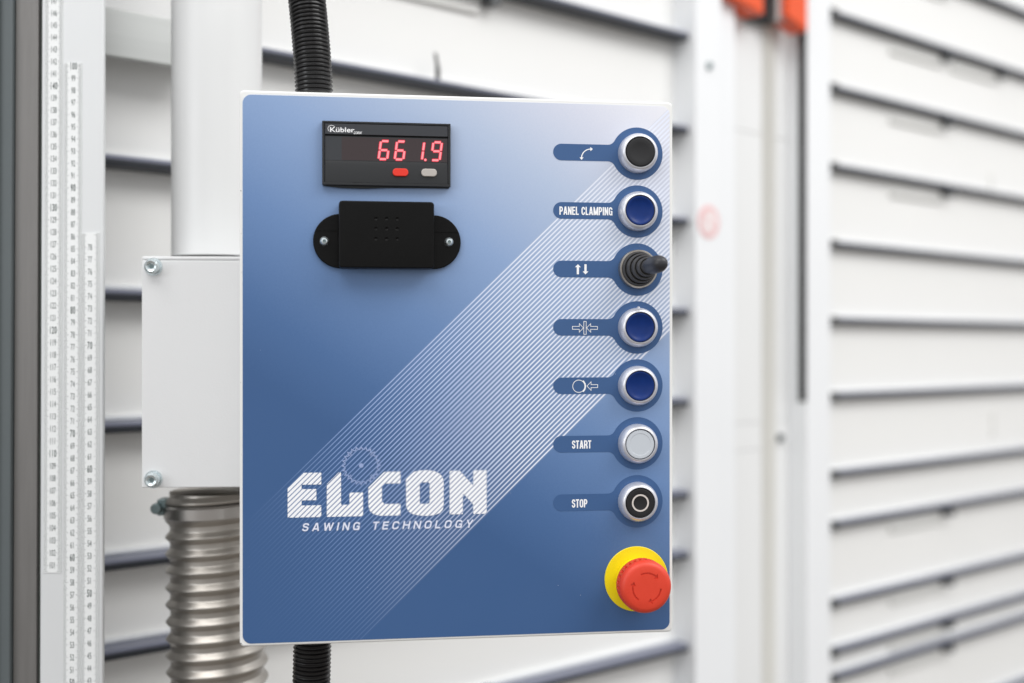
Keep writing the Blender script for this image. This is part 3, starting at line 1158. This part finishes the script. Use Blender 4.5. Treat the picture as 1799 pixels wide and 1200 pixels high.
def keycap(u0, u1, v0, v1, m):
    x0, z1 = U(u0, v0)
    x1, z0 = U(u1, v1)
    MB().prism(rrect(x0, x1, z0, z1, (z1 - z0) / 2 * .92, 8), -.0068, -.0025).build('display_key', m, disp, bevel=.0006, seg=3)


keycap(109.3, 120.6, 54.9, 60.6, M['redkey'])
keycap(130.1, 141.4, 54.75, 60.4, M['greykey'])

SEG = dict(a=((.12, 1), (.95, 1)), b=((1, .95), (1, .55)), c=((1, .45), (1, .05)), d=((.12, 0), (.9, 0)), e=((0, .45), (0, .05)), f=((0, .95), (0, .55)), g=((.1, .5), (.9, .5)))


def digit(mb, mg, ul, vb, segs, dot=False):
    wd, hh = 6.2, 13.1
    for s_ in segs:
        (a, b), (c_, d_) = SEG[s_]
        if s_ in 'adg':
            a, c_ = .16, .84
        p, q_ = (a * wd, b * hh), (c_ * wd, d_ * hh)
        for bld, W_, y in ((mg, 2.3, -.00392), (mb, 1.4, -.00398)):
            ln = Vector((q_[0] - p[0], q_[1] - p[1]))
            dd = ln.normalized()
            e = .25 if bld is mg else 0
            P = [p[0] - dd.x * e, p[1] - dd.y * e]
            Q = [q_[0] + dd.x * e, q_[1] + dd.y * e]
            nx, ny = -dd.y * W_ / 2, dd.x * W_ / 2
            quad = [(P[0] + nx, P[1] + ny), (Q[0] + nx, Q[1] + ny), (Q[0] + dd.x * .3, Q[1] + dd.y * .3), (Q[0] - nx, Q[1] - ny), (P[0] - nx, P[1] - ny),
                    (P[0] - dd.x * .3, P[1] - dd.y * .3)]
            flat(bld, [[U(ul + x + z * .13, vb - z) for x, z in quad]], y)
    if dot:
        flat(mg, [[U(ul + wd + 2.5 + x, vb - .1 + z) for x, z in circle(0, 0, 1.15, 16)]], -.00392)
        flat(mb, [[U(ul + wd + 2.5 + x, vb - .1 + z) for x, z in circle(0, 0, .85, 16)]], -.00398)


for ul, segs, dt in ((99.2, 'afgcde', False), (110.9, 'afgcde', False), (124.5, 'bc', True), (137.4, 'abcdfg', False)):
    mb, mg = MB(), MB()
    digit(mb, mg, ul, 48.1, segs, dt)
    mg.build('digit_glow', M['ledglow'], disp, smooth=0)
    mb.build('led_digit', M['led'], disp, smooth=0)
mb = MB()
put_text(mb, 'Kübler', .0643, .0818, U(0, 29.45)[1], U(0, 25.9)[1], -.00505, bold=.012)
put_text(mb, 'CODIX', .0812, .0872, U(0, 30.5)[1], U(0, 28.7)[1], -.00505, bold=.02, shear=.3)
cx, cz = U(65.3, 27.1)
for q4 in ribbon(circle(cx, cz, .0025, 24, 30, 235), .0003):
    flat(mb, [q4], -.00505)
mb.build('brand_lettering', M['ink'], disp, smooth=0)

# black covered sensor/buzzer ------------------------------------------------------
def stadium(u0, u1, v0, v1):
    x0, z1 = U(u0, v0)
    x1, z0 = U(u1, v1)
    r = (z1 - z0) / 2 - 1e-5
    return rrect(x0, x1, z0, z1, r, 24)


fl_ = MB().prism(stadium(52.1, 159.3, 88.2, 127.6), -.0030, YF).build('buzzer_flange', M['blackmatt'], box, bevel=.0006)
x0, z1 = U(53.6, 100.7)
x1, z0 = U(157.8, 115.3)
# raised strips above and below the screw band
for v0, v1 in ((88.7, 100.5), (115.4, 127.1)):
    P = []
    c_x0, c_x1, c_z, rr = U(52.1 + 19.7, 0)[0], U(159.3 - 19.7, 0)[0], U(0, 107.9)[1], .0191
    za_, zb_ = U(0, v0)[1], U(0, v1)[1]
    n = 16
    rt, lt = [], []
    for k in range(n + 1):
        zz = za_ + (zb_ - za_) * k / n
        dx = math.sqrt(max(0, rr * rr - (zz - c_z) ** 2))
        rt.append((c_x1 + dx, zz))
        lt.append((c_x0 - dx, zz))
    MB().prism(rt + lt[::-1], -.0036 if v0 < 100 else -.0033, -.0029).build('flange_step', M['blackmatt'], fl_)
x0, z1 = U(70.5, 79.7)
x1, z0 = U(138.8, 127.9)
# keep holes: cover with nine shallow dimples
cov = MB().prism(rrect(x0, x1, z0, z1, .0024, 5), -.0140, -.0002).build('buzzer_cover', M['blackmatt'], fl_, bevel=0)
bm = bmesh.new()
bm.from_mesh(cov.data)
bmesh.ops.bevel(bm, geom=[e for e in bm.edges if all(abs(v.co.y + .0140) < 1e-6 for v in e.verts)], offset=.0012, segments=4, affect='EDGES', profile=.6)
bm.to_mesh(cov.data)
bm.free()
dm = MB()
for iu in range(3):
    for iv in range(3):
        a, b = U(96.9 + 7.6 * iu, 92.4 + 7.2 * iv)
        n = 14
        pf = [(0, -.0132)] + [(.0011 * math.sin(R(90) * k / 4), -.0140 + .0012 * math.cos(R(90) * k / 4)) for k in range(1, 5)]
        dm.lathe([(0, -.01335), (.0007, -.01342), (.0012, -.01375), (.0015, -.0142), (0, -.0142)], a, b, 14)
cutmesh(cov, dm.build('cutter', M['blackmatt'], fl_, smooth=0))
for su, sv in ((60.2, 108.2), (150.6, 107.8)):
    a, b = U(su, sv)
    sw = MB().lathe([(.0010, -.0046), (.0012, -.0058), (.0021, -.0056), (.0029, -.0047), (.0034, -.0036), (.0034, -.0031)], a, b, 28).build('flange_screw', M['zinc'], fl_)
    MB().lathe([(0, -.0046), (.0012, -.0046)], a, b, 6).build('screw_socket', M['socket'], fl_, smooth=0)

# ------------------------------------------------------------------ black corrugated conduits
def cond(label, pts, name='cable_conduit'):
    P = [Vector(p) for p in pts]
    loc = P[0].copy()
    o = thing(name, label, 'cable conduit', loc, (0, 0, 0), 'black corrugated cable conduits')
    P = [p - loc for p in P]

    def path(t):
        # quadratic bezier chain through 3 points
        a, b, c_ = P
        return a * (1 - t) ** 2 + b * 2 * t * (1 - t) + c_ * t * t

    def rr(th, L):
        p = (L / .0032) % 1.
        seam = 1 - .02 * max(0, math.cos(th * 2)) ** 30
        return (.0129 + .0018 * max(0., math.sin(p * 2 * math.pi)) ** .6) * seam
    Ltot = sum((path((i + 1) / 40) - path(i / 40)).length for i in range(40))
    v, f = hose_tube(path, rr, 1, int(Ltot / .0032 * 8), 48)
    MB().add(v, f).build('conduit_tube', M['conduit'], o, smooth=50)
    return o


def cpos(px, py, Z):
    return ((px - 899.5) / F * Z, Z, CH + (600 - py) / F * Z)


CZ = .985
cond('black ribbed conduit curving up out of the top of the control box', [cpos(552, 168, CZ), cpos(549, 60, CZ), cpos(520, -160, CZ + .02)])
cond('black ribbed conduit hanging down from the bottom of the control box', [cpos(549, 1120, CZ), cpos(546, 1260, CZ), cpos(540, 1480, CZ + .02)])
